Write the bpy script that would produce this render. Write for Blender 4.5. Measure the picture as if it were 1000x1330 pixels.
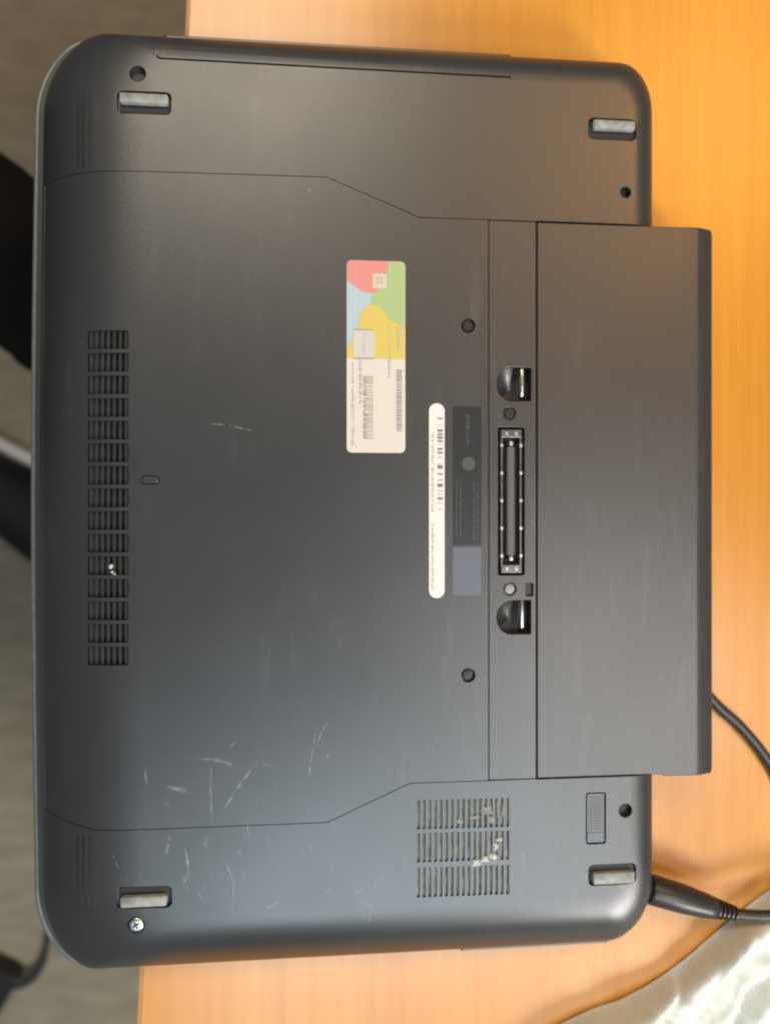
import bpy, bmesh, math, random
from mathutils import Vector, Matrix, noise as mnoise
random.seed(7)
D = bpy.data
scene = bpy.context.scene
COL = scene.collection
for o in list(D.objects): D.objects.remove(o)

# All modelling is in millimetres; z = 0 is the underside plate of the upturned laptop,
# the desk top is 30 mm below it and 0.75 m above the floor.
ZD = -30.0
def W(p): return Vector((p[0] / 1000.0, p[1] / 1000.0, (p[2] + 780.0) / 1000.0))

# ------------------------------------------------------------------ camera
cam_d = D.cameras.new('camera'); cam = D.objects.new('camera', cam_d); COL.objects.link(cam)
TH = math.radians(5.4)
cam.location = W((-28.42, 0, 300.66))
cam.rotation_euler = (0, -TH, 0)
cam_d.sensor_fit = 'VERTICAL'; cam_d.sensor_height = 36.0
cam_d.lens = 36.0 * 1000.0 / 1330.0
cam_d.clip_start = 0.01; cam_d.clip_end = 100
cam_d.dof.use_dof = True; cam_d.dof.focus_distance = 0.268; cam_d.dof.aperture_fstop = 7.0
scene.camera = cam

# ------------------------------------------------------------------ light: a room with windows and ceiling lamps, plus added fill lights
world = D.worlds.new('World'); scene.world = world; world.use_nodes = True
bg = world.node_tree.nodes['Background']
bg.inputs[0].default_value = (0.80, 0.88, 1.0, 1); bg.inputs[1].default_value = 0.17
def area(name, loc, target, sx, sy, power, color, spread=180):
    l = D.lights.new(name, 'AREA'); l.shape = 'RECTANGLE'; l.size = sx; l.size_y = sy
    l.energy = power; l.color = color; l.spread = math.radians(spread)
    o = D.objects.new(name, l); COL.objects.link(o)
    o.location = loc
    o.rotation_euler = (Vector(target) - Vector(loc)).to_track_quat('-Z', 'Y').to_euler()
    return o
area('window_light', (1.05, -1.45, 1.95), (0, 0, 0.75), 0.45, 0.45, 40, (1.0, 0.96, 0.90))
area('ceiling_panel_front', (0.15, -1.00, 2.40), (0.0, -0.1, 0.75), 1.05, 0.34, 20, (0.74, 0.90, 1.0))
area('sheen_fill_right', (0.78, -0.40, 2.40), (0.05, 0.0, 0.75), 0.45, 0.60, 12, (1.0, 0.93, 0.86))  # added fill, no known fixture: more sheen on the laptop's lower right
area('ceiling_panel_back', (-0.22, 1.20, 2.40), (0, 0, 0.75), 0.6, 0.4, 18.5, (1.0, 0.87, 0.68))
area('warm_veil_fill', (0.95, 1.00, 2.35), (0, 0, 0.75), 0.6, 0.6, 14, (1.0, 0.50, 0.14))  # added warm light standing in for orange lens veil over the upper right
scene.view_settings.view_transform = 'Standard'; scene.view_settings.look = 'None'
scene.view_settings.exposure = -0.48; scene.view_settings.gamma = 1.0
scene.render.engine = 'CYCLES'
scene.cycles.max_bounces = 6
scene.cycles.filter_width = 2.0

# ------------------------------------------------------------------ materials
def mat(name, col, rough=0.5, metal=0.0, spec=0.5, noise=0.0, nscale=300.0, bump=0.0, bscale=1500.0, coat=0.0, alpha=None):
    m = D.materials.new(name); m.use_nodes = True
    nt = m.node_tree; b = nt.nodes['Principled BSDF']
    b.inputs['Base Color'].default_value = (*col, 1); b.inputs['Roughness'].default_value = rough
    b.inputs['Metallic'].default_value = metal; b.inputs['Specular IOR Level'].default_value = spec
    if coat: b.inputs['Coat Weight'].default_value = coat; b.inputs['Coat Roughness'].default_value = 0.25
    tc = nt.nodes.new('ShaderNodeTexCoord')
    if noise:
        n = nt.nodes.new('ShaderNodeTexNoise'); n.inputs['Scale'].default_value = nscale; n.inputs['Detail'].default_value = 6
        nt.links.new(tc.outputs['Object'], n.inputs['Vector'])
        r = nt.nodes.new('ShaderNodeValToRGB')
        r.color_ramp.elements[0].position = 0.3; r.color_ramp.elements[1].position = 0.7
        r.color_ramp.elements[0].color = (*[c * (1 - noise) for c in col], 1)
        r.color_ramp.elements[1].color = (*[min(1, c * (1 + noise)) for c in col], 1)
        nt.links.new(n.outputs['Fac'], r.inputs['Fac']); nt.links.new(r.outputs['Color'], b.inputs['Base Color'])
        mr = nt.nodes.new('ShaderNodeMapRange')
        mr.inputs['To Min'].default_value = max(0.02, rough - 0.08); mr.inputs['To Max'].default_value = min(1, rough + 0.08)
        nt.links.new(n.outputs['Fac'], mr.inputs['Value']); nt.links.new(mr.outputs['Result'], b.inputs['Roughness'])
    if bump:
        n2 = nt.nodes.new('ShaderNodeTexNoise'); n2.inputs['Scale'].default_value = bscale; n2.inputs['Detail'].default_value = 3
        nt.links.new(tc.outputs['Object'], n2.inputs['Vector'])
        bp = nt.nodes.new('ShaderNodeBump'); bp.inputs['Strength'].default_value = bump; bp.inputs['Distance'].default_value = 0.0004
        nt.links.new(n2.outputs['Fac'], bp.inputs['Height']); nt.links.new(bp.outputs['Normal'], b.inputs['Normal'])
    return m

def plastic(name, col, rough):
    """worn matt black plastic: fine texture, cloudy handling marks, faint rubbed patches"""
    m = D.materials.new(name); m.use_nodes = True
    nt = m.node_tree; b = nt.nodes['Principled BSDF']; N = nt.nodes.new; L = nt.links.new
    tc = N('ShaderNodeTexCoord')
    big = N('ShaderNodeTexNoise'); big.inputs['Scale'].default_value = 14; big.inputs['Detail'].default_value = 5; big.inputs['Roughness'].default_value = 0.6
    L(tc.outputs['Object'], big.inputs['Vector'])
    mp = N('ShaderNodeMapping'); mp.inputs['Rotation'].default_value = (0, 0, 0.5); mp.inputs['Scale'].default_value = (60, 9, 20)
    L(tc.outputs['Object'], mp.inputs['Vector'])
    st = N('ShaderNodeTexNoise'); st.inputs['Scale'].default_value = 2.2; st.inputs['Detail'].default_value = 8; st.inputs['Roughness'].default_value = 0.65
    L(mp.outputs['Vector'], st.inputs['Vector'])
    r1 = N('ShaderNodeMapRange'); r1.inputs['From Min'].default_value = 0.56; r1.inputs['From Max'].default_value = 0.78
    L(st.outputs['Fac'], r1.inputs['Value'])
    r2 = N('ShaderNodeMapRange'); r2.inputs['From Min'].default_value = 0.40; r2.inputs['From Max'].default_value = 0.75
    L(big.outputs['Fac'], r2.inputs['Value'])
    mul = N('ShaderNodeMath'); mul.operation = 'MULTIPLY'; L(r1.outputs['Result'], mul.inputs[0]); L(r2.outputs['Result'], mul.inputs[1])
    mx = N('ShaderNodeMix'); mx.data_type = 'RGBA'
    mx.inputs['A'].default_value = (*col, 1); mx.inputs['B'].default_value = (col[0] + .05, col[1] + .053, col[2] + .053, 1)
    L(mul.outputs[0], mx.inputs['Factor'])
    vo = N('ShaderNodeTexVoronoi'); vo.inputs['Scale'].default_value = 330; L(tc.outputs['Object'], vo.inputs['Vector'])
    lt = N('ShaderNodeMapRange'); lt.inputs['From Min'].default_value = 0.10; lt.inputs['From Max'].default_value = 0.03; L(vo.outputs['Distance'], lt.inputs['Value'])
    sepc = N('ShaderNodeSeparateColor'); L(vo.outputs['Color'], sepc.inputs[0])
    gt = N('ShaderNodeMath'); gt.operation = 'GREATER_THAN'; gt.inputs[1].default_value = 0.72; L(sepc.outputs[0], gt.inputs[0])
    sp = N('ShaderNodeMath'); sp.operation = 'MULTIPLY'; L(lt.outputs['Result'], sp.inputs[0]); L(gt.outputs[0], sp.inputs[1])
    sp2 = N('ShaderNodeMath'); sp2.operation = 'MULTIPLY'; L(sp.outputs[0], sp2.inputs[0]); L(r2.outputs['Result'], sp2.inputs[1])
    md = N('ShaderNodeMix'); md.data_type = 'RGBA'; L(sp2.outputs[0], md.inputs['Factor'])
    L(mx.outputs['Result'], md.inputs['A']); md.inputs['B'].default_value = (0.22, 0.22, 0.21, 1); L(md.outputs['Result'], b.inputs['Base Color'])
    rr = N('ShaderNodeMapRange'); rr.inputs['To Min'].default_value = rough - 0.06; rr.inputs['To Max'].default_value = rough + 0.08
    L(big.outputs['Fac'], rr.inputs['Value']); L(rr.outputs['Result'], b.inputs['Roughness'])
    fine = N('ShaderNodeTexNoise'); fine.inputs['Scale'].default_value = 1900; fine.inputs['Detail'].default_value = 2
    L(tc.outputs['Object'], fine.inputs['Vector'])
    bp = N('ShaderNodeBump'); bp.inputs['Strength'].default_value = 0.25; bp.inputs['Distance'].default_value = 0.0002
    L(fine.outputs['Fac'], bp.inputs['Height']); L(bp.outputs['Normal'], b.inputs['Normal'])
    b.inputs['Specular IOR Level'].default_value = 1.0
    return m

M = {}
M['case'] = plastic('case_plastic', (0.029, 0.031, 0.032), 0.35)
M['cover'] = plastic('cover_plastic', (0.029, 0.031, 0.033), 0.35)
M['battery'] = plastic('battery_plastic', (0.033, 0.031, 0.030), 0.37)
M['dock'] = plastic('dock_plastic', (0.034, 0.034, 0.035), 0.35)
M['inner'] = mat('inner_black', (0.03, 0.03, 0.03), 0.5)
M['fin'] = mat('fin_plastic', (0.018, 0.019, 0.020), 0.6, noise=0.3)
M['shield'] = mat('dull_shield_metal', (0.16, 0.16, 0.155), 0.36, metal=0.7, noise=0.25, nscale=500)
M['tongue'] = mat('connector_tongue', (0.11, 0.112, 0.115), 0.4)
M['dust'] = mat('dust_lint', (0.30, 0.30, 0.26), 0.95, noise=0.45, nscale=260, bump=0.9, bscale=900)
M['lint'] = mat('pale_lint', (0.55, 0.55, 0.50), 1.0, noise=0.2, nscale=500, bump=0.8)
M['rim'] = mat('lid_rim', (0.20, 0.21, 0.20), 0.42, metal=0.35, noise=0.15)
M['lid'] = mat('lid_shell', (0.05, 0.05, 0.052), 0.4)
M['chrome'] = mat('bright_metal', (0.50, 0.50, 0.48), 0.38, metal=0.6, noise=0.15, nscale=400)
M['steel'] = mat('screw_steel', (0.55, 0.55, 0.53), 0.34, metal=1.0, noise=0.3, nscale=700)
M['darkscrew'] = mat('blackened_screw', (0.035, 0.034, 0.032), 0.4, metal=0.5)
M['rubber'] = mat('grey_rubber', (0.30, 0.31, 0.29), 0.6, noise=0.3, nscale=260, bump=0.4)
M['paper'] = mat('label_paper', (0.70, 0.65, 0.58), 0.5)
M['white_label'] = mat('white_label', (0.78, 0.77, 0.74), 0.42)
M['red_print'] = mat('red_print', (0.72, 0.27, 0.24), 0.5)
M['green_print'] = mat('green_print', (0.40, 0.52, 0.24), 0.5)
M['yellow_print'] = mat('yellow_print', (0.66, 0.54, 0.12), 0.5)
M['blue_print'] = mat('blue_print', (0.44, 0.56, 0.60), 0.5)
M['pale_print'] = mat('pale_print', (0.64, 0.58, 0.42), 0.5)
M['pale_holo'] = mat('pale_hologram', (0.60, 0.58, 0.54), 0.45)
M['grey_print'] = mat('grey_print', (0.50, 0.46, 0.41), 0.6)
M['black_print'] = mat('black_print', (0.17, 0.16, 0.15), 0.6)
M['mid_print'] = mat('mid_print', (0.36, 0.35, 0.33), 0.6)
M['dark_label'] = mat('dark_label', (0.030, 0.033, 0.035), 0.30)
M['dark_print'] = mat('dark_label_print', (0.075, 0.08, 0.085), 0.45)
M['grey_label'] = mat('grey_label', (0.125, 0.145, 0.18), 0.42)
M['cable'] = mat('cable_rubber', (0.035, 0.032, 0.030), 0.36, bump=0.15)
M['brick'] = mat('brick_plastic', (0.014, 0.014, 0.015), 0.5, bump=0.2)
M['trousers'] = mat('black_cloth', (0.012, 0.011, 0.010), 0.95, spec=0.15, bump=0.6, bscale=600)
M['shoe'] = mat('black_shoe', (0.014, 0.014, 0.015), 0.6, spec=0.3, bump=0.3, bscale=500)
M['sole'] = mat('white_sole', (0.82, 0.80, 0.75), 0.7)

def scuff_mat():
    m = D.materials.new('scuff'); m.use_nodes = True; nt = m.node_tree; N = nt.nodes.new; L = nt.links.new
    b = nt.nodes['Principled BSDF']; b.inputs['Base Color'].default_value = (0.62, 0.64, 0.64, 1); b.inputs['Roughness'].default_value = 0.7
    tc = N('ShaderNodeTexCoord'); n = N('ShaderNodeTexNoise'); n.inputs['Scale'].default_value = 420; n.inputs['Detail'].default_value = 5
    L(tc.outputs['Object'], n.inputs['Vector'])
    r = N('ShaderNodeMapRange'); r.inputs['From Min'].default_value = 0.38; r.inputs['From Max'].default_value = 0.75; r.inputs['To Max'].default_value = 0.5
    L(n.outputs['Fac'], r.inputs['Value'])
    at = N('ShaderNodeAttribute'); at.attribute_name = 'fade'
    mu = N('ShaderNodeMath'); mu.operation = 'MULTIPLY'; L(r.outputs['Result'], mu.inputs[0]); L(at.outputs['Fac'], mu.inputs[1])
    L(mu.outputs[0], b.inputs['Alpha'])
    return m
M['scuff'] = scuff_mat()

def wood_mat():
    m = D.materials.new('beech_laminate'); m.use_nodes = True; nt = m.node_tree; N = nt.nodes.new; L = nt.links.new
    b = nt.nodes['Principled BSDF']
    tc = N('ShaderNodeTexCoord')
    mp = N('ShaderNodeMapping'); mp.inputs['Rotation'].default_value = (0, 0, math.radians(2.7)); mp.inputs['Scale'].default_value = (1, 0.035, 1)
    L(tc.outputs['Object'], mp.inputs['Vector'])
    n1 = N('ShaderNodeTexNoise'); n1.inputs['Scale'].default_value = 190; n1.inputs['Detail'].default_value = 7; n1.inputs['Roughness'].default_value = 0.6
    L(mp.outputs['Vector'], n1.inputs['Vector'])
    mp2 = N('ShaderNodeMapping'); mp2.inputs['Rotation'].default_value = (0, 0, math.radians(2.7)); mp2.inputs['Scale'].default_value = (1, 0.10, 1)
    L(tc.outputs['Object'], mp2.inputs['Vector'])
    n2 = N('ShaderNodeTexNoise'); n2.inputs['Scale'].default_value = 24; n2.inputs['Detail'].default_value = 4; n2.inputs['Distortion'].default_value = 0.6
    L(mp2.outputs['Vector'], n2.inputs['Vector'])
    ad = N('ShaderNodeMath'); ad.operation = 'MULTIPLY_ADD'; ad.inputs[1].default_value = 0.55
    L(n1.outputs['Fac'], ad.inputs[0])
    sc = N('ShaderNodeMath'); sc.operation = 'MULTIPLY'; sc.inputs[1].default_value = 0.45; L(n2.outputs['Fac'], sc.inputs[0]); L(sc.outputs[0], ad.inputs[2])
    r = N('ShaderNodeValToRGB'); e = r.color_ramp.elements
    e[0].position = 0.35; e[0].color = (0.56, 0.216, 0.013, 1); e[1].position = 0.65; e[1].color = (0.69, 0.296, 0.026, 1)
    L(ad.outputs[0], r.inputs['Fac']); L(r.outputs['Color'], b.inputs['Base Color'])
    b.inputs['Roughness'].default_value = 0.30; b.inputs['Specular IOR Level'].default_value = 0.75
    # short dark pores
    bp = N('ShaderNodeBump'); bp.inputs['Strength'].default_value = 0.06; bp.inputs['Distance'].default_value = 0.0005
    L(n1.outputs['Fac'], bp.inputs['Height']); L(bp.outputs['Normal'], b.inputs['Normal'])
    return m
M['wood'] = wood_mat()
M['edge'] = mat('edge_band', (0.50, 0.22, 0.06), 0.45, noise=0.12, nscale=80)

def carpet_mat():
    m = D.materials.new('carpet_pile'); m.use_nodes = True; nt = m.node_tree; N = nt.nodes.new; L = nt.links.new
    b = nt.nodes['Principled BSDF']; b.inputs['Roughness'].default_value = 1.0; b.inputs['Specular IOR Level'].default_value = 0.05
    tc = N('ShaderNodeTexCoord')
    mp = N('ShaderNodeMapping'); mp.inputs['Scale'].default_value = (0.55, 1.3, 1); L(tc.outputs['Object'], mp.inputs['Vector'])
    n1 = N('ShaderNodeTexNoise'); n1.inputs['Scale'].default_value = 38; n1.inputs['Detail'].default_value = 6; L(mp.outputs['Vector'], n1.inputs['Vector'])
    n2 = N('ShaderNodeTexNoise'); n2.inputs['Scale'].default_value = 420; n2.inputs['Detail'].default_value = 3; L(tc.outputs['Object'], n2.inputs['Vector'])
    ad = N('ShaderNodeMath'); ad.operation = 'MULTIPLY_ADD'; ad.inputs[1].default_value = 0.45; L(n2.outputs['Fac'], ad.inputs[0])
    sc = N('ShaderNodeMath'); sc.operation = 'MULTIPLY'; sc.inputs[1].default_value = 0.55; L(n1.outputs['Fac'], sc.inputs[0]); L(sc.outputs[0], ad.inputs[2])
    r = N('ShaderNodeValToRGB'); e = r.color_ramp.elements
    e[0].position = 0.32; e[0].color = (0.27, 0.232, 0.168, 1); e[1].position = 0.68; e[1].color = (0.42, 0.37, 0.27, 1)
    L(ad.outputs[0], r.inputs['Fac']); L(r.outputs['Color'], b.inputs['Base Color'])
    bp = N('ShaderNodeBump'); bp.inputs['Strength'].default_value = 0.9; bp.inputs['Distance'].default_value = 0.004
    L(ad.outputs[0], bp.inputs['Height']); L(bp.outputs['Normal'], b.inputs['Normal'])
    return m
M['carpet'] = carpet_mat()
def cloth_mat():
    m = mat('white_cotton', (0.70, 0.74, 0.69), 0.95, spec=0.2, noise=0.04, nscale=60, bump=0.35, bscale=1100)
    b = m.node_tree.nodes['Principled BSDF']; b.inputs['Subsurface Weight'].default_value = 0.05
    b.inputs['Subsurface Radius'].default_value = (0.004, 0.004, 0.003)
    return m
M['cloth'] = cloth_mat()

# ------------------------------------------------------------------ mesh helpers (mm)
class MB:
    def __init__(s): s.v = []; s.f = []
    def add(s, vs, fs):
        k = len(s.v); s.v += [tuple(v) for v in vs]; s.f += [[i + k for i in f] for f in fs]; return s
    def box(s, x0, x1, y0, y1, z0, z1):
        return s.prism([(x0, y0), (x1, y0), (x1, y1), (x0, y1)], z0, z1)
    def prism(s, poly, z0, z1):
        a = sum(poly[i][0] * poly[(i + 1) % len(poly)][1] - poly[(i + 1) % len(poly)][0] * poly[i][1] for i in range(len(poly)))
        if a < 0: poly = poly[::-1]
        n = len(poly)
        vs = [(x, y, z0) for x, y in poly] + [(x, y, z1) for x, y in poly]
        fs = [list(range(n))[::-1], list(range(n, 2 * n))] + [[i, (i + 1) % n, n + (i + 1) % n, n + i] for i in range(n)]
        return s.add(vs, fs)
    def loft(s, rings):            # rings: lists of 3-D points, counter-clockwise seen from the end
        n = len(rings[0]); vs = [p for r in rings for p in r]; fs = []
        for k in range(len(rings) - 1):
            for i in range(n):
                j = (i + 1) % n
                fs.append([k * n + i, k * n + j, (k + 1) * n + j, (k + 1) * n + i])
        fs.append(list(range(n))[::-1]); fs.append([(len(rings) - 1) * n + i for i in range(n)])
        return s.add(vs, fs)
    def sheet(s, poly, z): return s.add([(x, y, z) for x, y in poly], [list(range(len(poly)))])
    def cyl(s, x, y, r, z0, z1, n=20): return s.prism([(x + r * math.cos(2 * math.pi * i / n), y + r * math.sin(2 * math.pi * i / n)) for i in range(n)], z0, z1)
    def tube(s, path, radii, n=12, ys=1.0):
        P = [Vector(p) for p in path]; rings = []
        if not isinstance(radii, (list, tuple)): radii = [radii] * len(P)
        for i, p in enumerate(P):
            t = (P[min(i + 1, len(P) - 1)] - P[max(i - 1, 0)]).normalized()
            a = t.cross(Vector((0, 0, 1)))
            a = Vector((1, 0, 0)) if a.length < 1e-4 else a.normalized()
            b = a.cross(t).normalized()
            rings.append([p + radii[i] * (a * math.cos(2 * math.pi * k / n) + ys * b * math.sin(2 * math.pi * k / n)) for k in range(n)])
        return s.loft([[tuple(q) for q in r] for r in rings])
    def mesh(s, name, off=(0, 0, 0)):
        me = D.meshes.new(name)
        o = Vector(off)
        me.from_pydata([W(v) - o for v in s.v], [], s.f)
        me.validate()
        bm = bmesh.new(); bm.from_mesh(me); bmesh.ops.recalc_face_normals(bm, faces=bm.faces); bm.to_mesh(me); bm.free()
        return me

def rrect(x0, x1, y0, y1, r, n=5):
    out = []
    for cx, cy, a0 in ((x1 - r, y0 + r, -90), (x1 - r, y1 - r, 0), (x0 + r, y1 - r, 90), (x0 + r, y0 + r, 180)):
        for k in range(n + 1):
            a = math.radians(a0 + 90 * k / n); out.append((cx + r * math.cos(a), cy + r * math.sin(a)))
    return out
def shrink(poly, d):
    cx = sum(p[0] for p in poly) / len(poly); cy = sum(p[1] for p in poly) / len(poly)
    w = max(p[0] for p in poly) - min(p[0] for p in poly); h = max(p[1] for p in poly) - min(p[1] for p in poly)
    return [(cx + (x - cx) * (1 - 2 * d / w), cy + (y - cy) * (1 - 2 * d / h)) for x, y in poly]
def spline(pts, n=8):
    P = [Vector(p) for p in pts]; out = []
    for i in range(len(P) - 1):
        p0 = P[max(i - 1, 0)]; p1 = P[i]; p2 = P[i + 1]; p3 = P[min(i + 2, len(P) - 1)]
        for k in range(n):
            t = k / n
            out.append(0.5 * ((2 * p1) + (p2 - p0) * t + (2 * p0 - 5 * p1 + 4 * p2 - p3) * t * t + (3 * p1 - p0 - 3 * p2 + p3) * t ** 3))
    out.append(P[-1]); return [tuple(q) for q in out]

def shade(me, ang=30):
    for p in me.polygons: p.use_smooth = True
    me.set_sharp_from_angle(angle=math.radians(ang))
def link(name, me, m, parent=None, smooth=None, loc=None, bevel=0):
    o = D.objects.new(name, me); COL.objects.link(o)
    me.materials.clear(); me.materials.append(M[m])
    if smooth: shade(me, smooth)
    if parent is not None: o.parent = parent
    if loc is not None: o.location = loc
    if bevel:
        b = o.modifiers.new('bevel', 'BEVEL'); b.width = bevel / 1000; b.segments = 2; b.limit_method = 'ANGLE'; b.angle_limit = math.radians(40)
        b.harden_normals = False
    return o
def empty(name, base, label, cat):
    o = D.objects.new(name, None); COL.objects.link(o); o.location = W(base); o.empty_display_size = 0.03
    o['label'] = label; o['category'] = cat
    return o
def boolean(me, cuts, op='DIFFERENCE'):
    a = D.objects.new('tmp_a', me); COL.objects.link(a); tmp = [a]
    for c in cuts:
        b = D.objects.new('tmp_b', c); COL.objects.link(b); tmp.append(b)
        md = a.modifiers.new('b', 'BOOLEAN'); md.operation = op; md.solver = 'EXACT'; md.object = b
    dg = bpy.context.evaluated_depsgraph_get(); dg.update()
    out = D.meshes.new_from_object(a.evaluated_get(dg))
    for o in tmp: D.objects.remove(o)
    return out

# ================================================================== SETTING
# floor: carpet
fl = MB().box(-2500, 2500, -2500, 2500, -800, -780)
floor = link('floor', fl.mesh('floor'), 'carpet'); floor['kind'] = 'structure'

# desk: left edge runs slightly askew to the laptop
desk = empty('desk', (400, 0, -780), 'orange beech laminate desk top carrying the upturned laptop', 'desk')
dof_ = desk.location
ex = lambda y: -81.0 + (y - 214.3) * 20.1 / 427.3          # x of the left edge
top = [(ex(-700), -700), (900, -700), (900, 700), (ex(700), 700)]
link('table_top', MB().prism([(ex(-700) + 1.6, -700), (900, -700), (900, 700), (ex(700) + 1.6, 700)], -55, ZD).mesh('top', dof_), 'wood', desk)
link('edge_band', MB().prism([(ex(-700), -700), (ex(-700) + 1.5, -700), (ex(700) + 1.5, 700), (ex(700), 700)], -55, ZD - 0.3).mesh('edge', dof_), 'edge', desk)
for x, y in ((40, -640), (40, 640), (840, -640), (840, 640)):
    link('leg', MB().prism(rrect(x - 25, x + 25, y - 25, y + 25, 6), -780, -55.2).mesh('leg', dof_), 'edge', desk)

# ================================================================== LAPTOP
lap = empty('laptop', (0, 0, ZD), 'black laptop lying upside down on the desk, scuffed underside facing up', 'laptop')
LO = lap.location
def part(name, mb, m, parent=None, smooth=None, bevel=0, label=None):
    me = mb.mesh(name, LO) if isinstance(mb, MB) else mb
    o = link(name, me, m, parent or lap, smooth, bevel=bevel)
    if label: o['label'] = label
    return o

def outline(xl, xr, yb, yt, z, sc=1.0, bow=1.6):
    """laptop outline with its own corner shapes; corners: BR, TR, TL, BL"""
    pts = []; n = 12
    spec = ((xr, yb, 17, 24, -90, 2.0), (xr, yt, 15, 22, 0, 2.1), (xl, yt, 20, 31, 90, 1.75), (xl, yb, 20, 31, 180, 1.75))
    for cx, cy, rx, ry, a0, ex_ in spec:
        rx *= sc; ry *= sc
        ox = cx - rx if cx == xr else cx + rx; oy = cy + ry if cy == yb else cy - ry
        for k in range(n + 1):
            a = math.radians(a0 + 90 * k / n); c, s_ = math.cos(a), math.sin(a)
            pts.append((ox + rx * math.copysign(abs(c) ** (2 / ex_), c), oy + ry * math.copysign(abs(s_) ** (2 / ex_), s_), z))
        if cx == xl and cy == yt:      # the front edge bows out a little
            y0 = yt - ry; y1 = yb + 31 * sc
            for k in range(1, 8):
                t = k / 8; pts.append((xl - bow * math.sin(math.pi * t), y0 + (y1 - y0) * t, z))
    return pts
# lid under the base: dark shell with a lighter metallic rim
lr = [outline(-136.5, 111, -182, 190, -29.9, 1), outline(-139.0, 113, -184.5, 192, -27.5, 1), outline(-139.0, 113, -184.5, 192, -23.5, 1), outline(-138, 112.4, -183.5, 191.3, -22.4, 1)]
lid = part('lid', MB().loft(lr), 'lid', smooth=35)
rim = [outline(-140.2, 113.6, -185.2, 192.6, -27.2), outline(-140.2, 113.6, -185.2, 192.6, -23.6), outline(-139.4, 113.0, -184.6, 192.0, -22.9)]
part('rim', MB().loft(rim), 'rim', lid, smooth=35)
for y in (-120, 128):
    part('hinge', MB().tube([(112, y - 22, -22), (112, y + 22, -22)], 3.4, 14), 'inner', lid, smooth=30)

# base shell: stacked outlines give the sloping sides
def L_(z): pass
prof = [  # z, left, right, bottom, top, corner scale
    (-22.0, -134.0, 112.0, -181.0, 188.0, 1.00),
    (-18.0, -134.6, 112.4, -182.6, 188.4, 1.00),
    (-15.5, -134.0, 112.5, -182.0, 188.4, 1.00),
    (-12.3, -131.5, 112.5, -179.8, 188.0, 0.99),
    (-9.2, -128.0, 112.3, -176.9, 187.0, 0.97),
    (-6.5, -124.0, 111.6, -174.0, 185.4, 0.95),
    (-4.4, -119.6, 110.3, -171.2, 183.6, 0.93),
    (-2.8, -115.0, 108.7, -168.6, 181.6, 0.91),
    (-1.6, -110.2, 106.8, -166.0, 179.5, 0.89),
    (-0.75, -105.2, 104.6, -163.2, 177.2, 0.86),
    (-0.25, -99.4, 102.2, -159.8, 174.8, 0.83),
    (0.0, -91.5, 99.0, -155.6, 171.6, 0.79)]
def solid(): return MB().loft([outline(l, r, b, t, z, s, bow=1.4) for z, l, r, b, t, s in prof]).mesh('shell', LO)
def sx(x):          # height of the sloping left side at x
    for a, b in zip(prof, prof[1:]):
        if a[1] <= x <= b[1]: return a[0] + (b[0] - a[0]) * (x - a[1]) / (b[1] - a[1])
    return 0.0
G = 0.3
coverp = lambda g: [(-150, 127.6 - g), (-128, 128.8 - g), (-111, 129.8 - g), (-22.6, 130.6 - g), (13.7 - g * .3, 116.2 - g), (41.3 - g * .5, 116.3 - g), (41.3 - g * .5, -106.9 + g),
                    (10 - g * .3, -106.9 + g), (-22.6, -121.1 + g), (-111, -121.2 + g), (-124, -118.6 + g), (-150, -112 + g)]
dockp = lambda g: [(41.3 + g * .4, -106.9 + g), (60.7 - g * .4, -106.8 + g), (60.7 - g * .4, 116.3 - g), (41.3 + g * .4, 116.3 - g)]
def pm(poly, z0, z1): return MB().prism(poly, z0, z1).mesh('c', LO)

# --- cutters
feet = [  # recess, pad
    ((-102.3, -81.8, 151.6, 160.4), (-101.2, -83.2, 155.6, 159.4)),
    ((-102.6, -81.6, -151.2, -142.8), (-100.8, -83.6, -150.4, -146.4)),
    ((82.0, 102.2, -150.6, -142.0), (84.0, 101.2, -150.0, -145.4)),
    ((82.0, 102.2, 150.0, 158.8), (84.0, 101.4, 154.2, 158.0))]
cc = MB()
for (x0, x1, y0, y1), _ in feet: cc.prism(rrect(x0, x1, y0, y1, 2.2), -2.6, 6)
holes = [(-94.5, 167.0, 3.2), (-95.2, -158.6, 3.4), (97.5, -120.7, 2.9), (97.5, 129.2, 2.4)]
holes[1] = (-95.2, -157.6, 3.3)
for x, y, r in holes: cc.cyl(x, y, r, -5, 6)
ventB = []
for row, (ya, yb) in enumerate(((-125.0, -113.6), (-138.0, -126.6), (-151.8, -140.2))):
    for k in range(17):
        xc = 13.2 + k * 2.235
        sk = -0.011 * (xc - 12)
        ventB.append((xc, ya + sk, yb + sk))
        cc.box(xc - 0.62, xc + 0.62, ya + sk, yb + sk, -7, 6)
cc.prism(rrect(81.0, 89.4, -133.8, -112.9, 1.0, 3), -1.3, 6)
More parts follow.
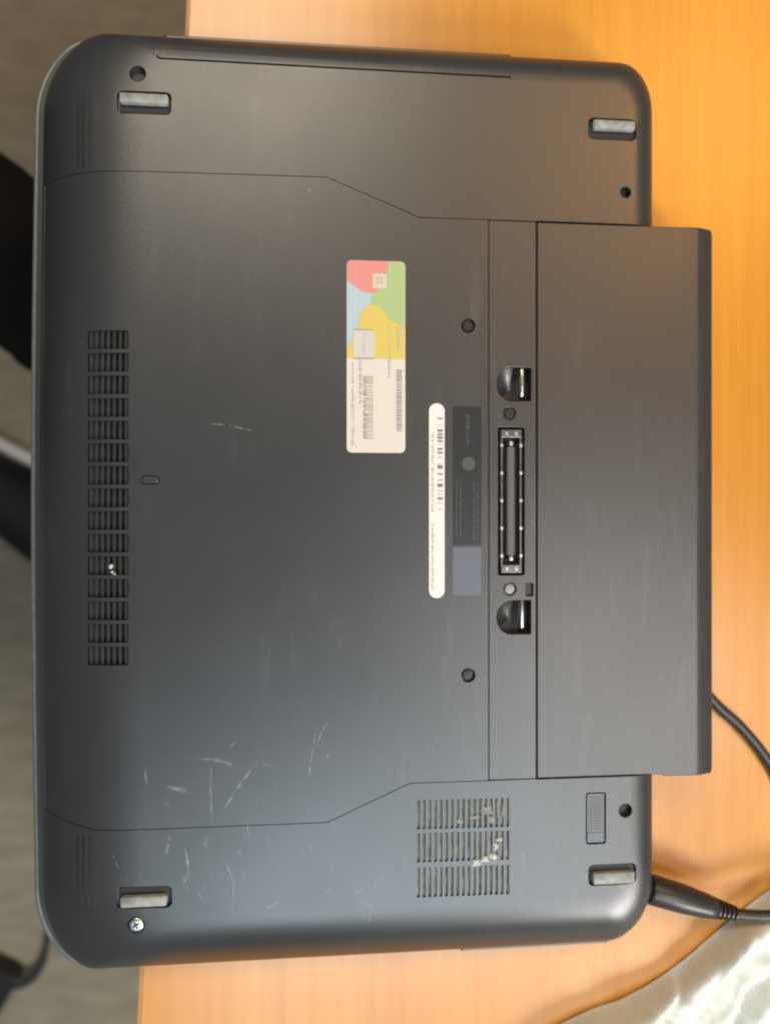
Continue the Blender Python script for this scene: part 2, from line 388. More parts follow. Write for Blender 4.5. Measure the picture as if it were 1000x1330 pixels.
# groove under the drive bay lip along the top edge, slots of the speaker grilles on the sloping front
cc.prism([(-88.6, 190), (-88.6, 174.6), (-86.4, 172.9), (50.5, 172.9), (50.5, 173.7), (-86.0, 173.7), (-87.8, 175.0), (-87.8, 190)], -1.5, 6)
spk = MB()
for y0, y1 in ((-152.5, -123.6), (131.5, 160.5)):
    for x in (-117.6, -115.2, -112.8):
        dp = 0.9 if y0 < 0 else 0.5; za, zb = sx(x - .42) - dp, sx(x + .42) - dp
        cc.add([(x - .42, y0, za), (x + .42, y0, zb), (x + .42, y1, zb), (x - .42, y1, za), (x - .42, y0, 6), (x + .42, y0, 6), (x + .42, y1, 6), (x - .42, y1, 6)],
               [[3, 2, 1, 0], [4, 5, 6, 7], [0, 1, 5, 4], [1, 2, 6, 5], [2, 3, 7, 6], [3, 0, 4, 7]])
batcut = MB().prism([(60.7, -107.0), (150, -107.0), (150, 116.5), (60.7, 116.5)], -20, 8)
case_me = boolean(solid(), [pm(coverp(0), -14, 8), pm(dockp(0), -14, 8), batcut.mesh('c', LO), cc.mesh('c', LO)])
case = part('case', case_me, 'case', smooth=22)
wn = case.modifiers.new('wn', 'WEIGHTED_NORMAL'); wn.keep_sharp = True

cv = MB()
rows = []
for k in range(15):
    y1 = 69.2 - k * 8.60; rows.append((y1 - 7.2, y1))
    cv.prism(rrect(-113.4, -97.9, y1 - 7.2, y1, 0.5, 2), -9, 6)
cv.prism(rrect(-93.7, -86.1, 10.4, 14.0, 1.75, 6), -1.1, 6)
wells = [(33.1, 73.8, 2.9), (33.1, -64.7, 2.9)]
for x, y, r in wells: cv.cyl(x, y, r, -2.4, 6)
cover_me = boolean(boolean(solid(), [pm(coverp(G), -13.4, 8)], 'INTERSECT'), [cv.mesh('c', LO)])
cover = part('bottom_cover', cover_me, 'cover', smooth=22)
wn = cover.modifiers.new('wn', 'WEIGHTED_NORMAL'); wn.keep_sharp = True

dk = MB()
dk.prism(rrect(45.2, 55.8, -25.2, 33.8, 0.8, 3), -5.5, 6)
def arch(yc):
    h = 6.75; pts = [(58.6, yc - h), (58.6, yc + h)]
    for k in range(13):
        a = math.radians(90 + 180 * k / 12); pts.append((50.6 + 6.0 * math.cos(a), yc + h * math.sin(a)))
    return pts
for yc in (51.0, -42.0): dk.prism(arch(yc), -7, 6)
dk.cyl(49.7, 39.3, 2.6, -1.2, 6); dk.cyl(49.9, -30.7, 2.6, -1.2, 6)
dk.prism(rrect(56.4, 59.3, -33.6, -28.4, 0.4, 2), -1.6, 6)
dock_me = boolean(boolean(solid(), [pm(dockp(G), -13.4, 8)], 'INTERSECT'), [dk.mesh('c', LO)])
dock = part('dock_panel', dock_me, 'dock', smooth=30)
dv = dock.modifiers.new('bevel', 'BEVEL'); dv.width = 0.00035; dv.segments = 2; dv.limit_method = 'ANGLE'; dv.angle_limit = math.radians(60)

# --- battery sticking out behind the rear edge
def bring(z, xr, ins): return [(60.8 + ins, -106.7 + ins, z), (109, -106.7 + ins, z), (113.2, -106.9 + ins, z), (114.2, -107.6 + ins, z), (xr - 1.5, -107.8 + ins, z), (xr - .3, -107.4 + ins, z), (xr, -106.2 + ins, z),
                               (xr, 114.9 - ins, z), (xr - .3, 116.0 - ins, z), (xr - 1.5, 116.4 - ins, z), (113, 116.2 - ins, z), (60.8 + ins, 116.1 - ins, z)]
batt = part('battery', MB().loft([bring(-19.5, 136.6, 0.8), bring(-18.5, 137.4, 0), bring(-5.5, 137.0, 0), bring(-2.6, 135.2, 0.05), bring(-0.9, 131.2, .15), bring(-0.35, 128.6, 0.25), bring(-0.02, 127.2, .6)]), 'battery', smooth=18,
            label='large protruding battery pack at the rear edge')
wn = batt.modifiers.new('wn', 'WEIGHTED_NORMAL'); wn.keep_sharp = True
# drive bay lip (top edge) and side bezel (bottom edge)
part('drive_bay_bezel', MB().loft([[(x, y, z) for x, y in rrect(-87.0 + i, 53 - i, 181.0, 188.6 - i, 0.8, 2)] for z, i in ((-14, 0), (-10.5, 0), (-8.6, 1.4))]), 'case', case, smooth=40)
part('side_bezel', MB().loft([[(x, y, z) for x, y in rrect(33.0 + i, 97 - i, -183.3 + i, -176, 0.8, 2)] for z, i in ((-20, 0), (-16.6, 0), (-15.4, 0.8))]), 'case', case, smooth=40)

# --- feet
for i, (_, (x0, x1, y0, y1)) in enumerate(feet):
    p = rrect(x0, x1, y0, y1, 0.8, 3)
    f_ = part('rubber_foot', MB().loft([[(x, y, -2.8) for x, y in p], [(x, y, 0.25) for x, y in p], [(x, y, 0.6) for x, y in shrink(p, 0.4)]]), 'rubber', smooth=50)
    x0r, x1r, y0r, y1r = feet[i][0]
    ol = rrect(x0r + .7, x1r - .7, y0r + .7, y1r - .7, 1.6, 4)
    part('foot_tray', MB().prism(ol, -2.7, -1.5), 'fin', f_, bevel=0.3)
# --- screws
def screw(x, y, r, z, m):
    n = 20; b = MB()
    ring = lambda rr, zz: [(x + rr * math.cos(2 * math.pi * k / n), y + rr * math.sin(2 * math.pi * k / n), zz) for k in range(n)]
    b.loft([ring(r, z - 2.5), ring(r, z - 0.35), ring(r * 0.9, z - 0.08), ring(r * 0.6, z)])
    s_ = part('screw', b, m, smooth=40)
    c = MB()
    for a in (0.5, 0.5 + math.pi / 2):
        ca, sa = math.cos(a), math.sin(a)
        c.prism([(x + u * ca - v * sa, y + u * sa + v * ca) for u, v in ((-r * .5, -r * .13), (r * .5, -r * .13), (r * .5, r * .13), (-r * .5, r * .13))], z + .01 + .01 * (a > 1), z + 0.03 + .02 * (a > 1))
    part('cross_slot', c, 'inner', s_)
screw(-95.2, -157.6, 2.75, -0.3, 'steel')
for x, y, r in wells: screw(x, y, 2.2, -0.9, 'darkscrew')
for x, y, r in (holes[0], holes[2], holes[3]): part('hole_plug', MB().cyl(x, y, r - .02, -5.1, -3.2), 'inner')
# --- oval catch
part('release_button', MB().prism(rrect(-92.9, -86.9, 11.1, 13.3, 1.05, 6), -1.3, -0.25), 'cover', cover, bevel=0.25)
# --- vent fins of the long front vent
for y0, y1 in rows:
    b = MB()
    for k in range(7):
        xc = -112.4 + k * 2.25; zt = sx(xc) - 0.9
        b.box(xc - 0.5, xc + 0.5, y0 - .2, y1 + .2, zt - 2.5, zt)
    b.box(-113.6, -97.7, y0 - .2, y1 + .2, -5.5, -4.0)
    part('vent_fins', b, 'fin', cover)
for x, y, s_ in ((-104.6, -20.8, 0.9), (-103.2, -24.3, 1.0), (-104.2, -22.9, 0.6)):
    bm = bmesh.new(); bmesh.ops.create_icosphere(bm, subdivisions=2, radius=1)
    b = MB(); vs = []
    for v in bm.verts:
        q = v.co * s_ * (0.75 + 0.6 * mnoise.noise(v.co * 1.7 + Vector((x, y, 0)))); vs.append((x + q.x, y + q.y * 1.2, -1.2 + q.z * .5))
    b.add(vs, [[w.index for w in f.verts] for f in bm.faces]); bm.free()
    part('lint_fleck', b, 'lint', cover, smooth=60)
# --- fan vent: dusty heat-sink behind the slots, lint caught in them
part('dusty_mesh', MB().box(11, 51.5, -153.5, -112, -8.6, -1.3), 'dust', case)
lint = []
for x, y, sx_, sy_ in ((36.5, -139.4, 2.4, 1.5), (40.0, -138.2, 2.2, 1.6), (43.3, -137.2, 1.9, 1.6), (44.2, -133.2, 1.3, 1.6), (45.8, -130.5, 1.6, .9), (40.6, -119.0, 2.4, 1.8), (42.3, -122.6, 1.7, 1.6), (36.0, -121.2, 2.6, 0.7), (29.6, -122.6, 1.6, 0.8), (47.0, -118.5, .5, 3.8), (44.8, -117.8, .5, 4.0)):
    bm = bmesh.new(); bmesh.ops.create_icosphere(bm, subdivisions=3, radius=1); b = MB(); vs = []
    for v in bm.verts:
        k = 0.75 + 0.8 * mnoise.noise(v.co * 1.9 + Vector((x, y, 1))); vs.append((x + v.co.x * sx_ * k, y + v.co.y * sy_ * k, -0.15 + v.co.z * .35 * k))
    b.add(vs, [[w.index for w in f.verts] for f in bm.faces]); bm.free()
    part('lint_clump', b, 'lint' if sx_ > 1.2 and y < -130 else 'dust', case, smooth=60)
# --- small access window with ribbed moulding
aw = part('access_panel', MB().prism(rrect(81.5, 88.9, -133.3, -113.4, 0.8, 3), -1.5, -0.35), 'case', bevel=0.25)
b = MB()
for k in range(13): b.box(82.6, 88.0, -128.3 + k * 1.08, -127.8 + k * 1.08, -0.4, -0.12)
part('ribs', b, 'case', aw)
part('label_strip', MB().prism(rrect(81.7, 88.6, -133.0, -129.2, 0.6, 3), -0.5, -0.1), 'grey_label', aw)

# --- docking connector
con = part('dock_connector', MB().box(45.3, 55.7, -25.1, 33.7, -5.6, -5.0), 'inner')
sh = MB()
sh.box(46.2, 47.1, -24.2, 32.8, -5, -0.2); sh.box(53.9, 54.8, -24.2, 32.8, -5, -0.2)
part('shield', sh, 'shield', con, bevel=0.2)
for y0, y1 in ((-24.3, -21.0), (29.6, 32.9)): part('end_shell', MB().box(46.1, 54.9, y0, y1, -5, 0.1), 'shield', con, bevel=0.5)
part('tongue', MB().prism(rrect(49.0, 52.0, -17.6, 26.4, 1.2, 4), -5, -0.6), 'tongue', con, bevel=0.5)
for k in range(5):
    for x in (46.6, 54.4):
        bb = MB().cyl(x, 26.6 - k * 11.0, 0.75, -1.2, 0.25, 12); part('spring_contact', bb, 'chrome', con, bevel=0.3)
b = MB()
for k in range(44):
    for x in (48.75, 52.05): b.box(x, x + .2, -17.0 + k * .98, -16.5 + k * .98, -2.5, -0.75)
part('contact_row', b, 'shield', con)
for y in (-18.6, 27.4): part('guide_pin', MB().cyl(50.5, y, 0.95, -5, 0.0, 14), 'chrome', con, bevel=0.4)
for y in (-22.6, 31.3):
    for x in (48.6, 52.4): part('rivet', MB().cyl(x, y, 0.75, -0.1, 0.45, 12), 'chrome', con, bevel=0.3)
# --- latch recesses with their pins, guide posts
for yc in (51.0, -42.0):
    r_ = part('latch_recess', MB().prism(shrink(arch(yc), -0.1), -7.6, -6.9), 'inner', dock)
    part('latch_pin', MB().tube([(55.2, yc - 4.0, -2.6), (55.2, yc - 3.4, -2.1), (55.2, yc + 5.8, -2.1), (55.2, yc + 6.7, -2.6)], 1.15, 12), 'steel', r_, smooth=40)
    rim_ = [(50.6 + 5.9 * math.cos(math.radians(a)), yc + 6.65 * math.sin(math.radians(a))) for a in range(80, 216, 9)]
    rings = [[(51.4 + (x - 51.4) * k, yc - 2.0 + (y - yc + 2.0) * k, -6.8 + 4.8 * k ** 1.6) for x, y in rim_] for k in (1.0, .8, .6, .4, .2, .03)]
    vs = [p for r in rings for p in r]; n_ = len(rim_)
    part('recess_dish', MB().add(vs, [[k * n_ + i, k * n_ + i + 1, (k + 1) * n_ + i + 1, (k + 1) * n_ + i] for k in range(5) for i in range(n_ - 1)]), 'dock', r_, smooth=60)
for x, y in ((49.7, 39.3), (49.9, -30.7)):
    part('guide_post', MB().cyl(x, y, 1.9, -1.3, -0.15), 'rubber' if y < 0 else 'fin', dock, bevel=0.3)
part('port_blank', MB().box(56.5, 59.2, -33.5, -28.5, -1.7, -1.2), 'inner', dock)

# --- labels ---------------------------------------------------------------
def patch(name, poly, z, m, parent): return part(name, MB().sheet(poly, z), m, parent)
coap = rrect(-15.0, 8.0, 23.2, 98.4, 2.0, 5)
coa = part('licence_sticker', MB().prism(coap, 0.02, 0.12), 'paper', label='tall colourful licence sticker, cream below and red, green, blue and yellow above')
def clip_arc(cx, cy, rx, ry, a0, a1, n=14): return [(cx + rx * math.cos(math.radians(a0 + (a1 - a0) * k / n)), cy + ry * math.sin(math.radians(a0 + (a1 - a0) * k / n))) for k in range(n + 1)]
patch('blue_field', [(-14.9, 60.5), (-14.9, 90), (0, 90), (0, 75), (-6, 70)], 0.15, 'blue_print', coa)
patch('green_field', clip_arc(6.0, 96.4, 1.9, 1.9, 0, 90, 5)[::1] + [(-3, 98.3), (-6.5, 76), (-1, 74), (7.9, 62)], 0.18, 'green_print', coa)
patch('red_field', clip_arc(-13.0, 96.4, 1.9, 1.9, 180, 90, 5) + [(1.6, 98.3), (1.2, 95.5), (0, 91.5), (-2.0, 88.5), (-3.2, 86.2), (-5.8, 85.6), (-9.2, 86.4), (-11.8, 88.3), (-14.9, 90.2)], 0.21, 'red_print', coa)
patch('yellow_field', [(-14.9, 60.0), (-14.9, 64), (-12.6, 67.5), (-10.6, 72.0), (-9.4, 77.6), (-7.6, 80.4), (-5.0, 81.2), (-1.8, 80.3), (1.0, 77), (3.4, 74.4), (6.3, 73.2), (7.9, 71.6), (7.9, 60.0)], 0.24, 'yellow_print', coa)
lg = patch('logo_field', rrect(-4.9, 0.6, 87.6, 93.4, 0.5, 3), 0.27, 'pale_print', coa)
b = MB()
for i in range(2):
    for j in range(2):
        x = -3.5 + i * 1.5; y = 89.2 + j * 1.5
        b.add([(x, y + .15 * i, 0.3), (x + 1.25, y + .15 * (i + 1), 0.3), (x + 1.25, y + 1.25 + .15 * (i + 1), 0.3), (x, y + 1.25 + .15 * i, 0.3)], [[0, 1, 2, 3]])
part('window_mark', b, 'grey_print', lg)
win = patch('hologram_field', rrect(-12.3, -4.2, 60.2, 71.0, 0.3, 2), 0.27, 'pale_holo', coa)
b = MB(); b.sheet([(-12.2, 71.0), (-4.4, 71.0), (-4.4, 71.5), (-12.2, 71.5)], 0.3); b.sheet([(-12.2, 59.8), (-4.4, 59.8), (-4.4, 60.4), (-12.2, 60.4)], 0.3)
part('rule', b, 'mid_print', win)
def bars(name, x0, x1, y0, y1, z, m, parent, seed, wmin=0.25, wmax=0.9, gmin=0.3, gmax=0.9):
    rnd = random.Random(seed); b = MB(); y = y0
    while y < y1:
        w = rnd.uniform(wmin, wmax); b.sheet([(x0, y), (x1 , y), (x1, min(y + w, y1)), (x0, min(y + w, y1))], z); y += w + rnd.uniform(gmin, gmax)
    return part(name, b, m, parent)
def microtext(name, xc, h, y0, y1, z, m, parent, seed):
    rnd = random.Random(seed); b = MB(); y = y0
    while y < y1:
        w = rnd.uniform(0.18, 0.5); k = rnd.choice((1, 1, .7, .55)); d = rnd.choice((0, 0, 0.2)) * h
        b.sheet([(xc - h / 2 + d, y), (xc - h / 2 + h * k, y), (xc - h / 2 + h * k, y + w), (xc - h / 2 + d, y + w)], z)
        if rnd.random() < .5: b.sheet([(xc - h / 2, y + w), (xc - h / 2 + .22 * h, y + w), (xc - h / 2 + .22 * h, y + w + .4), (xc - h / 2, y + w + .4)], z)
        y += w + rnd.choice((0.25, 0.3, 0.45, 0.9))
    return part(name, b, m, parent)
bars('barcode', 4.5, 6.7, 31.8, 55.8, 0.3, 'mid_print', coa, 3, .3, .9, .25, .6)
bars('barcode', -8.2, -4.6, 28.6, 53.6, 0.3, 'grey_print', coa, 5, .25, .7, .3, .8)
microtext('key_digits', -7.6, 2.0, 28.8, 53, 0.33, 'mid_print', coa, 6)
microtext('small_print', -12.4, 1.0, 26.0, 58, 0.3, 'grey_print', coa, 8)
microtext('small_print', -9.6, 1.1, 42, 59.0, 0.3, 'grey_print', coa, 9)
microtext('small_print', 1.9, 1.1, 52.5, 76.0, 0.3, 'grey_print', coa, 10)
microtext('title_print', 5.6, 1.9, 63.0, 73.0, 0.3, 'grey_print', coa, 11)
microtext('small_print', -8.2, .9, 61.5, 70.0, 0.3, 'grey_print', win, 12)
microtext('small_print', -5.6, 1.2, 78.0, 79.5, 0.3, 'grey_print', coa, 14)

tag = part('service_strip', MB().prism(rrect(17.4, 23.6, -34.0, 42.9, 3.05, 8), 0.02, 0.14), 'white_label', label='narrow white service strip with rounded ends and a barcode')
rnd = random.Random(21); b = MB(); b2 = MB()
for y, w, dk_ in ((36.8, .5, 1), (34.0, .35, 0), (31.8, .8, 1), (30.4, .6, 1), (29.0, .8, 1), (27.8, .5, 1), (26.4, .3, 0), (24.6, .7, 1), (23.2, .6, 1), (21.2, .6, 0), (18.6, .4, 0), (17.2, 1.2, 1), (14.8, .5, 1), (12.2, .8, 0), (10.0, 1.2, 1), (8.0, .6, 0), (6.8, .4, 0), (5.0, .8, 1), (3.2, .5, 0), (1.0, .4, 0)):
    (b if dk_ else b2).sheet([(20.7, y), (22.9, y), (22.9, y + w), (20.7, y + w)], 0.18)
    if dk_: b2.sheet([(20.8, y - .5), (22.7, y - .5), (22.7, y - .2), (20.8, y - .2)], 0.18)
part('barcode', b, 'black_print', tag); part('fine_bars', b2, 'grey_print', tag)
microtext('tag_digits', 18.9, 1.1, 0.0, 31.0, 0.18, 'mid_print', tag, 31)
microtext('code_digits', 18.9, 0.95, -30.5, -5.0, 0.18, 'mid_print', tag, 32)

dl = part('black_label', MB().prism(rrect(26.9, 38.4, -13.2, 41.8, 0.4, 2), 0.015, 0.09), 'dark_label', label='glossy black label with faint grey print')
for i, xc in enumerate((28.6, 30.2, 35.4, 36.9)): microtext('faint_print', xc, 0.8, -11, 14 if xc < 34 else 12, 0.12, 'dark_print', dl, 40 + i)
microtext('faint_print', 33, 1.6, 27, 38, 0.12, 'dark_print', dl, 46)
part('screw_cap', MB().cyl(33.1, 19.2, 2.7, 0.05, 0.3, 24), 'dark_print', dl, bevel=0.1)
part('grey_label', MB().prism(rrect(26.9, 38.2, -33.0, -14.0, 0.4, 2), 0.015, 0.10), 'grey_label', label='small blank bluish grey label')

# --- scratches and rubbed marks
def scratch(pts, w0, parent, zo=0.03):
    P = spline([(x, y, 0) for x, y in pts], 6); n = len(P); vs = []; fs = []; fade = []
    for i, p in enumerate(P):
        t = i / (n - 1); a = P[min(i + 1, n - 1)]; c = P[max(i - 1, 0)]
        dx, dy = a[0] - c[0], a[1] - c[1]; l = math.hypot(dx, dy) or 1
        w = w0 * (0.35 + 0.65 * math.sin(math.pi * t)) * random.uniform(.75, 1.25)
        for k, q in ((-1, 0), (0, 1), (1, 0)):
            vs.append((p[0] - dy / l * w * k, p[1] + dx / l * w * k, zo)); fade.append(q * min(1, 4 * t + .1, 4 * (1 - t) + .1))
    for i in range(n - 1):
        for k in range(2): fs.append([i * 3 + k, i * 3 + k + 1, i * 3 + k + 4, i * 3 + k + 3])
    o = part('scratch', MB().add(vs, fs), 'scuff', parent)
    at = o.data.attributes.new('fade', 'FLOAT', 'POINT')
    for i, v in enumerate(fade): at.data[i].value = v
SC = [([(275, 985), (274, 1030), (276, 1068)], 1.0), ([(345, 975), (315, 1015), (285, 1060)], 1.0), ([(255, 985), (285, 988), (308, 996)], 1.3), ([(410, 950), (405, 985), (400, 1015)], .8), ([(428, 935), (416, 955), (410, 975)], .6),
      ([(215, 1022), (232, 1025), (250, 1030)], 1.6), ([(385, 1038), (395, 1036)], 1.2), ([(272, 550), (300, 553), (330, 560)], .8), ([(395, 250), (405, 245), (412, 241)], 1.4),
      ([(240, 1100), (244, 1120), (246, 1150)], 1.0), ([(290, 1115), (303, 1145), (302, 1185)], .9), ([(393, 1102), (396, 1125)], .9), ([(418, 1165), (425, 1160), (431, 1153)], 1.6), ([(460, 1158), (466, 1160), (472, 1152)], 1.5), ([(483, 1163), (488, 1150), (492, 1140)], .9),
      ([(478, 1200), (484, 1172)], .7), ([(745, 1115), (750, 1124)], 1.2), ([(270, 1085), (266, 1100)], 1.3), ([(820, 935), (830, 936)], .6), ([(720, 1060), (727, 1085), (716, 1110)], .6), ([(560, 960), (566, 985)], .5), ([(222, 1085), (216, 1110)], 1.2), ([(345, 1180), (365, 1170)], .8), ([(890, 985), (900, 982)], .7)]
def mm(px, py):   # photo measurements of the marks, scaled onto the plate
    k = 1.0 / (1.0 - (px - 500) * 0.0000945)
    return ((px - 500) * 0.3034 * k, (665 - py) * 0.302 * k)
rs = random.Random(5)
for k in range(46):      # many small scuffs, denser towards the lower (front left) corner of the plate
    px = rs.triangular(130, 820, 240); py = rs.triangular(880, 1190, 1130); a = rs.gauss(1.35, .45); l = rs.uniform(4, 26)
    SC.append(([(px, py), (px + l * .5 * math.cos(a) + rs.uniform(-2, 2), py + l * .5 * math.sin(a)), (px + l * math.cos(a), py + l * math.sin(a))], rs.uniform(.25, .75)))
for pts, w in SC:
    q = [mm(*p) for p in pts]
    mid = q[len(q) // 2]
    if any(f[0][0] - 1 < x < f[0][1] + 1 and f[0][2] - 1 < y < f[0][3] + 1 for x, y in q for f in feet): continue
    if any(11 < x < 51.5 and -153.5 < y < -112 for x, y in q): continue
    par = batt if mid[0] > 61 and mid[1] > -106 else (cover if (mid[1] > -106 and mid[1] < 115) or (mid[0] < -22 and -120.5 < mid[1] < 130) else case)
    scratch(q, w * 0.75, par)

# ================================================================== POWER CORD in the rear socket
pc = empty('laptop_charger', (115, -161, ZD), 'black power cord with tapered plug pushed into the rear right corner of the laptop', 'power cord')
PO = pc.location
def ppart(name, mb, m, sm=40, parent=None): return link(name, mb.mesh(name, PO), m, parent or pc, sm)
A = Vector((113.8, -160.6, -16.0)); B_ = Vector((143.4, -170.6, -16.5)); C_ = Vector((154.0, -173.8, -16.8))
lerp = lambda a, b, t: a + (b - a) * t
ppart('plug_tip', MB().tube([lerp(A, B_, -.2), lerp(A, B_, 0.01)], 3.2, 16), 'chrome')
prof_ = [(0.0, 4.6), (0.02, 5.8), (0.06, 6.3), (.55, 6.0), (.9, 5.0), (1.0, 4.5), (1.02, 4.0)]
plug = ppart('plug', MB().tube([lerp(A, B_, t) for t, r in prof_], [r for t, r in prof_], 20), 'cable')
for k in range(5):
    p = lerp(B_, C_, 0.06 + k * .2); q = lerp(B_, C_, 0.06 + k * .2 + .11)
    ppart('strain_relief_ring', MB().tube([p, lerp(p, q, .2), lerp(p, q, .8), q], [3.4 - k * .2, 4.3 - k * .3, 4.3 - k * .3, 3.4 - k * .2], 16), 'cable', 50, plug)
cpath = spline([tuple(lerp(B_, C_, .2)), tuple(C_), (168, -174.4, -15), (195, -172, -12), (240, -160, -18), (300, -150, -27), (380, -170, -27.6), (470, -160, -27.6)], 8)
ppart('cable', MB().tube(cpath, 2.3, 12), 'cable')

# second thin cable from beneath the battery
path = spline([(96, -20, -27.4), (118, -48, -27.4), (148.5, -83.5, -27.4), (162.2, -96.2, -27.4), (176, -113, -27.4), (200, -150, -27.4), (250, -185, -27.4), (330, -200, -27.4)], 8)
c2 = MB().tube(path, 2.5, 12).mesh('c', W((96, -20, ZD)))
o = link('thin_cable', c2, 'cable', None, 40, W((96, -20, ZD)))
o['label'] = 'thin dark cable coming out from under the protruding battery'; o['category'] = 'cable'

# ================================================================== WHITE CLOTH heaped in the bottom right corner
def cloth():
    nu, nv = 150, 110; vs = []; fs = []
    e = spline([(-40, -285, 0), (30, -246, 0), (84, -219.5, 0), (106, -212.5, 0), (121, -205.5, 0), (136, -196, 0), (149, -186, 0), (174, -168.5, 0), (230, -138, 0), (320, -118, 0)], 12)
    L = len(e) - 1
    for i in range(nu):
        t = i / (nu - 1) * L; k = min(int(t), L - 1); a = Vector(e[k]).lerp(Vector(e[k + 1]), t - k)
        tan = (Vector(e[k + 1]) - Vector(e[k])).normalized(); nrm = Vector((.5, -.866, 0)).lerp(Vector((tan.y, -tan.x, 0)), .25).normalized()
        s = i / (nu - 1) * 380
        for j in range(nv):
            d = (j / (nv - 1)) ** 1.25 * 190
            q = Vector((s * 0.010, d * 0.030, 0))
            wob = 5.0 * mnoise.noise(q) + 2.0 * mnoise.noise(q * 2.6)
            u = (d + wob * 1.6 + 0.06 * s) / 15.0
            f1 = abs(math.sin(math.pi * u)) ** 0.7
            k1 = 0.6 + 0.4 * math.sin(2.1 * math.floor(u) + 0.7)
            cr = 1 - abs(2 * (mnoise.noise(Vector((s * .022 + d * .02, d * .05 - s * .012, 4))))) * 2.2
            cr2 = 1 - abs(2 * (mnoise.noise(Vector((s * .05 - d * .03, d * .09, 8))))) * 2.2
            t_ = min(1.0, d / 5.0); amp = t_ * t_ * (3 - 2 * t_)
            h = 0.9 + 0.5 * mnoise.noise(Vector((s * .06, 0, 9))) + amp * (4.2 + 6.0 * f1 * k1 + 2.0 * max(0, cr) + 1.0 * max(0, cr2) + 3.0 * math.exp(-((d - 7) / 4.0) ** 2)) + 0.02 * d
            p = a + nrm * (d + 3.5)
            vs.append((p.x, p.y, ZD + max(0.8, h)))
    for i in range(nu - 1):
        for j in range(nv - 1): fs.append([i * nv + j, (i + 1) * nv + j, (i + 1) * nv + j + 1, i * nv + j + 1])
    return MB().add(vs, fs)
base = W((180, -260, ZD))
cl = link('white_cloth', cloth().mesh('cloth', base), 'cloth', None, None, base)
for p in cl.data.polygons: p.use_smooth = True
so = cl.modifiers.new('thick', 'SOLIDIFY'); so.thickness = 0.0007; so.offset = -1
su = cl.modifiers.new('sub', 'SUBSURF'); su.levels = su.render_levels = 1
cl['label'] = 'crumpled white cloth lying on the desk in the bottom right corner'; cl['category'] = 'cloth'

# ================================================================== ON THE FLOOR: adapter brick
ad = empty('power_adapter', (-450, -625, -780), 'black power adapter with its cable on the carpet, bottom left corner', 'power adapter')
AO = ad.location
ang = math.radians(-28); ca, sa = math.cos(ang), math.sin(ang)
def rot(poly, cx, cy): return [(cx + x * ca - y * sa, cy + x * sa + y * ca) for x, y in poly]
pl = rrect(-55, 24, -32, 30, 9, 5)
link('body', MB().loft([[(x, y, z) for x, y in rot(shrink(pl, i), -447, -626)] for z, i in ((-780, 1.5), (-777, 0), (-752, 0), (-748, 3.5))]).mesh('b', AO), 'brick', ad, 40)
link('seam_band', MB().loft([[(x, y, z) for x, y in rot(shrink(pl, -.4), -447, -626)] for z in (-766, -764)]).mesh('b', AO), 'cable', ad, 40)
link('strain_relief', MB().tube([(-428, -620, -764), (-412, -622, -766), (-402, -621, -770)], [6, 5, 4.2], 12).mesh('b', AO), 'brick', ad, 40)
link('cable', MB().tube(spline([(-404, -621, -769), (-394, -612, -774), (-386, -592, -775.5), (-381, -566, -775.5), (-368, -530, -775.5), (-330, -480, -775.5), (-240, -440, -775.5), (-120, -430, -775.5)], 8), 4.0, 10).mesh('b', AO), 'brick', ad, 40)
link('cord_loop', MB().tube(spline([(-436, -632, -762), (-416, -634, -770), (-402, -629, -775), (-392, -615, -775.8), (-386, -600, -776)], 8), 3.2, 10).mesh('b', AO), 'brick', ad, 40)

# ================================================================== PERSON standing at the left: legs and shoes
per = empty('person', (-500, 150, -780), 'person in black trousers and black shoes standing beside the desk, seen at the left edge', 'person')
RO = per.location
def zz(h): return h - 780.0
J = [((-560, 195, zz(1000)), 135), ((-560, 195, zz(900)), 130),
     ((-520, 262, zz(840)), 88), ((-390, 236, zz(665)), 70), ((-262, 205, zz(490)), 60), ((-280, 192, zz(330)), 58), ((-300, 190, zz(110)), 50),
     ((-560, 118, zz(840)), 88), ((-530, 100, zz(665)), 78), ((-505, 92, zz(485)), 66), ((-512, 92, zz(300)), 58), ((-516, 95, zz(110)), 48)]
E_ = [(0, 1), (1, 2), (2, 3), (3, 4), (4, 5), (5, 6), (1, 7), (7, 8), (8, 9), (9, 10), (10, 11)]
me = D.meshes.new('trousers'); me.from_pydata([W(p) - RO for p, r in J], E_, [])
tr = link('trousers', me, 'trousers', per)
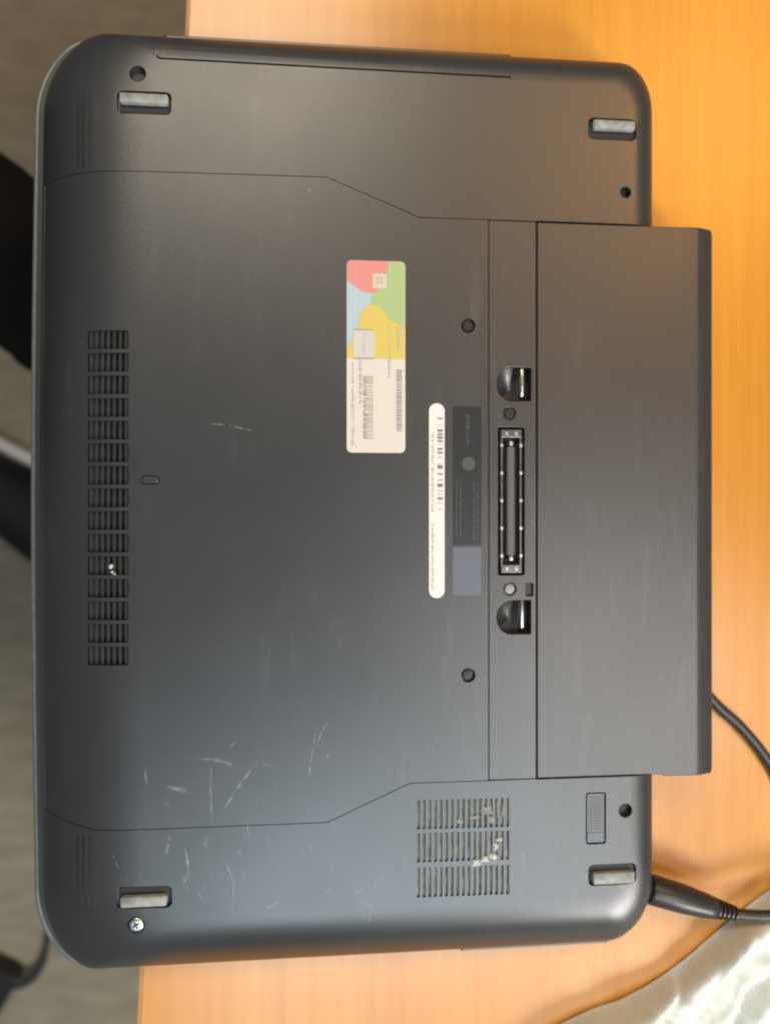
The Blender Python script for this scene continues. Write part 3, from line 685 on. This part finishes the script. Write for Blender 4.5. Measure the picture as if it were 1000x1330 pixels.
sk = tr.modifiers.new('skin', 'SKIN'); sk.use_smooth_shade = True
for i, (p, r) in enumerate(J):
    v = me.skin_vertices[0].data[i]; v.radius = (r / 1000, r / 1000); v.use_root = (i == 1)
ss = tr.modifiers.new('sub', 'SUBSURF'); ss.levels = ss.render_levels = 3
tx = D.textures.new('wrinkle', 'CLOUDS'); tx.noise_scale = 0.05
dsp = tr.modifiers.new('wrinkle', 'DISPLACE'); dsp.texture = tx; dsp.strength = 0.022; dsp.mid_level = 0.5
def shoe(heel, toe, stripe):
    H = Vector((heel[0], heel[1], 0)); T = Vector((toe[0], toe[1], 0)); ax = (T - H); Ln = ax.length; ax.normalize(); nx = Vector((-ax.y, ax.x, 0))
    sec = [(0.0, 22, 40), (0.03, 32, 62), (0.12, 37, 84), (.28, 38, 96), (.42, 42, 88), (.58, 50, 70), (.75, 54, 56), (.88, 48, 47), (.96, 34, 38), (1.0, 14, 28)]
    rings = []; sole = []
    for t, w, h in sec:
        c = H + ax * (t * Ln); rings.append([tuple(c + nx * (w * math.copysign(abs(math.cos(a)) ** .7, math.cos(a))) + Vector((0, 0, zz(16 + (h - 16) * max(0, math.sin(a)) ** .8 if math.sin(a) >= 0 else 16)))) for a in [2 * math.pi * k / 20 for k in range(20)]])
    up = link('shoe', MB().loft(rings).mesh('shoe', RO), 'shoe', per, 60)
    ol = [tuple((H + ax * (t * Ln) + nx * (w + 5))) for t, w, h in sec] + [tuple((H + ax * (t * Ln) - nx * (w + 4))) for t, w, h in sec[::-1]]
    link('outsole', MB().loft([[(x, y, zz(z)) for x, y, _ in ol] for z in (0.5, 4, 18)]).mesh('sole', RO), 'shoe', up, 40)
    if stripe:
        link('sole_stripe', MB().tube([tuple(H + ax * (t * Ln) + nx * (w + 7) + Vector((0, 0, zz(20)))) for t, w, h in sec[2:8]], [7, 9, 10, 10, 9, 6], 10).mesh('stripe', RO), 'sole', up, 50)
shoe((-548, 108), (-308, -60), True)
shoe((-355, 205), (-80, 165), True)
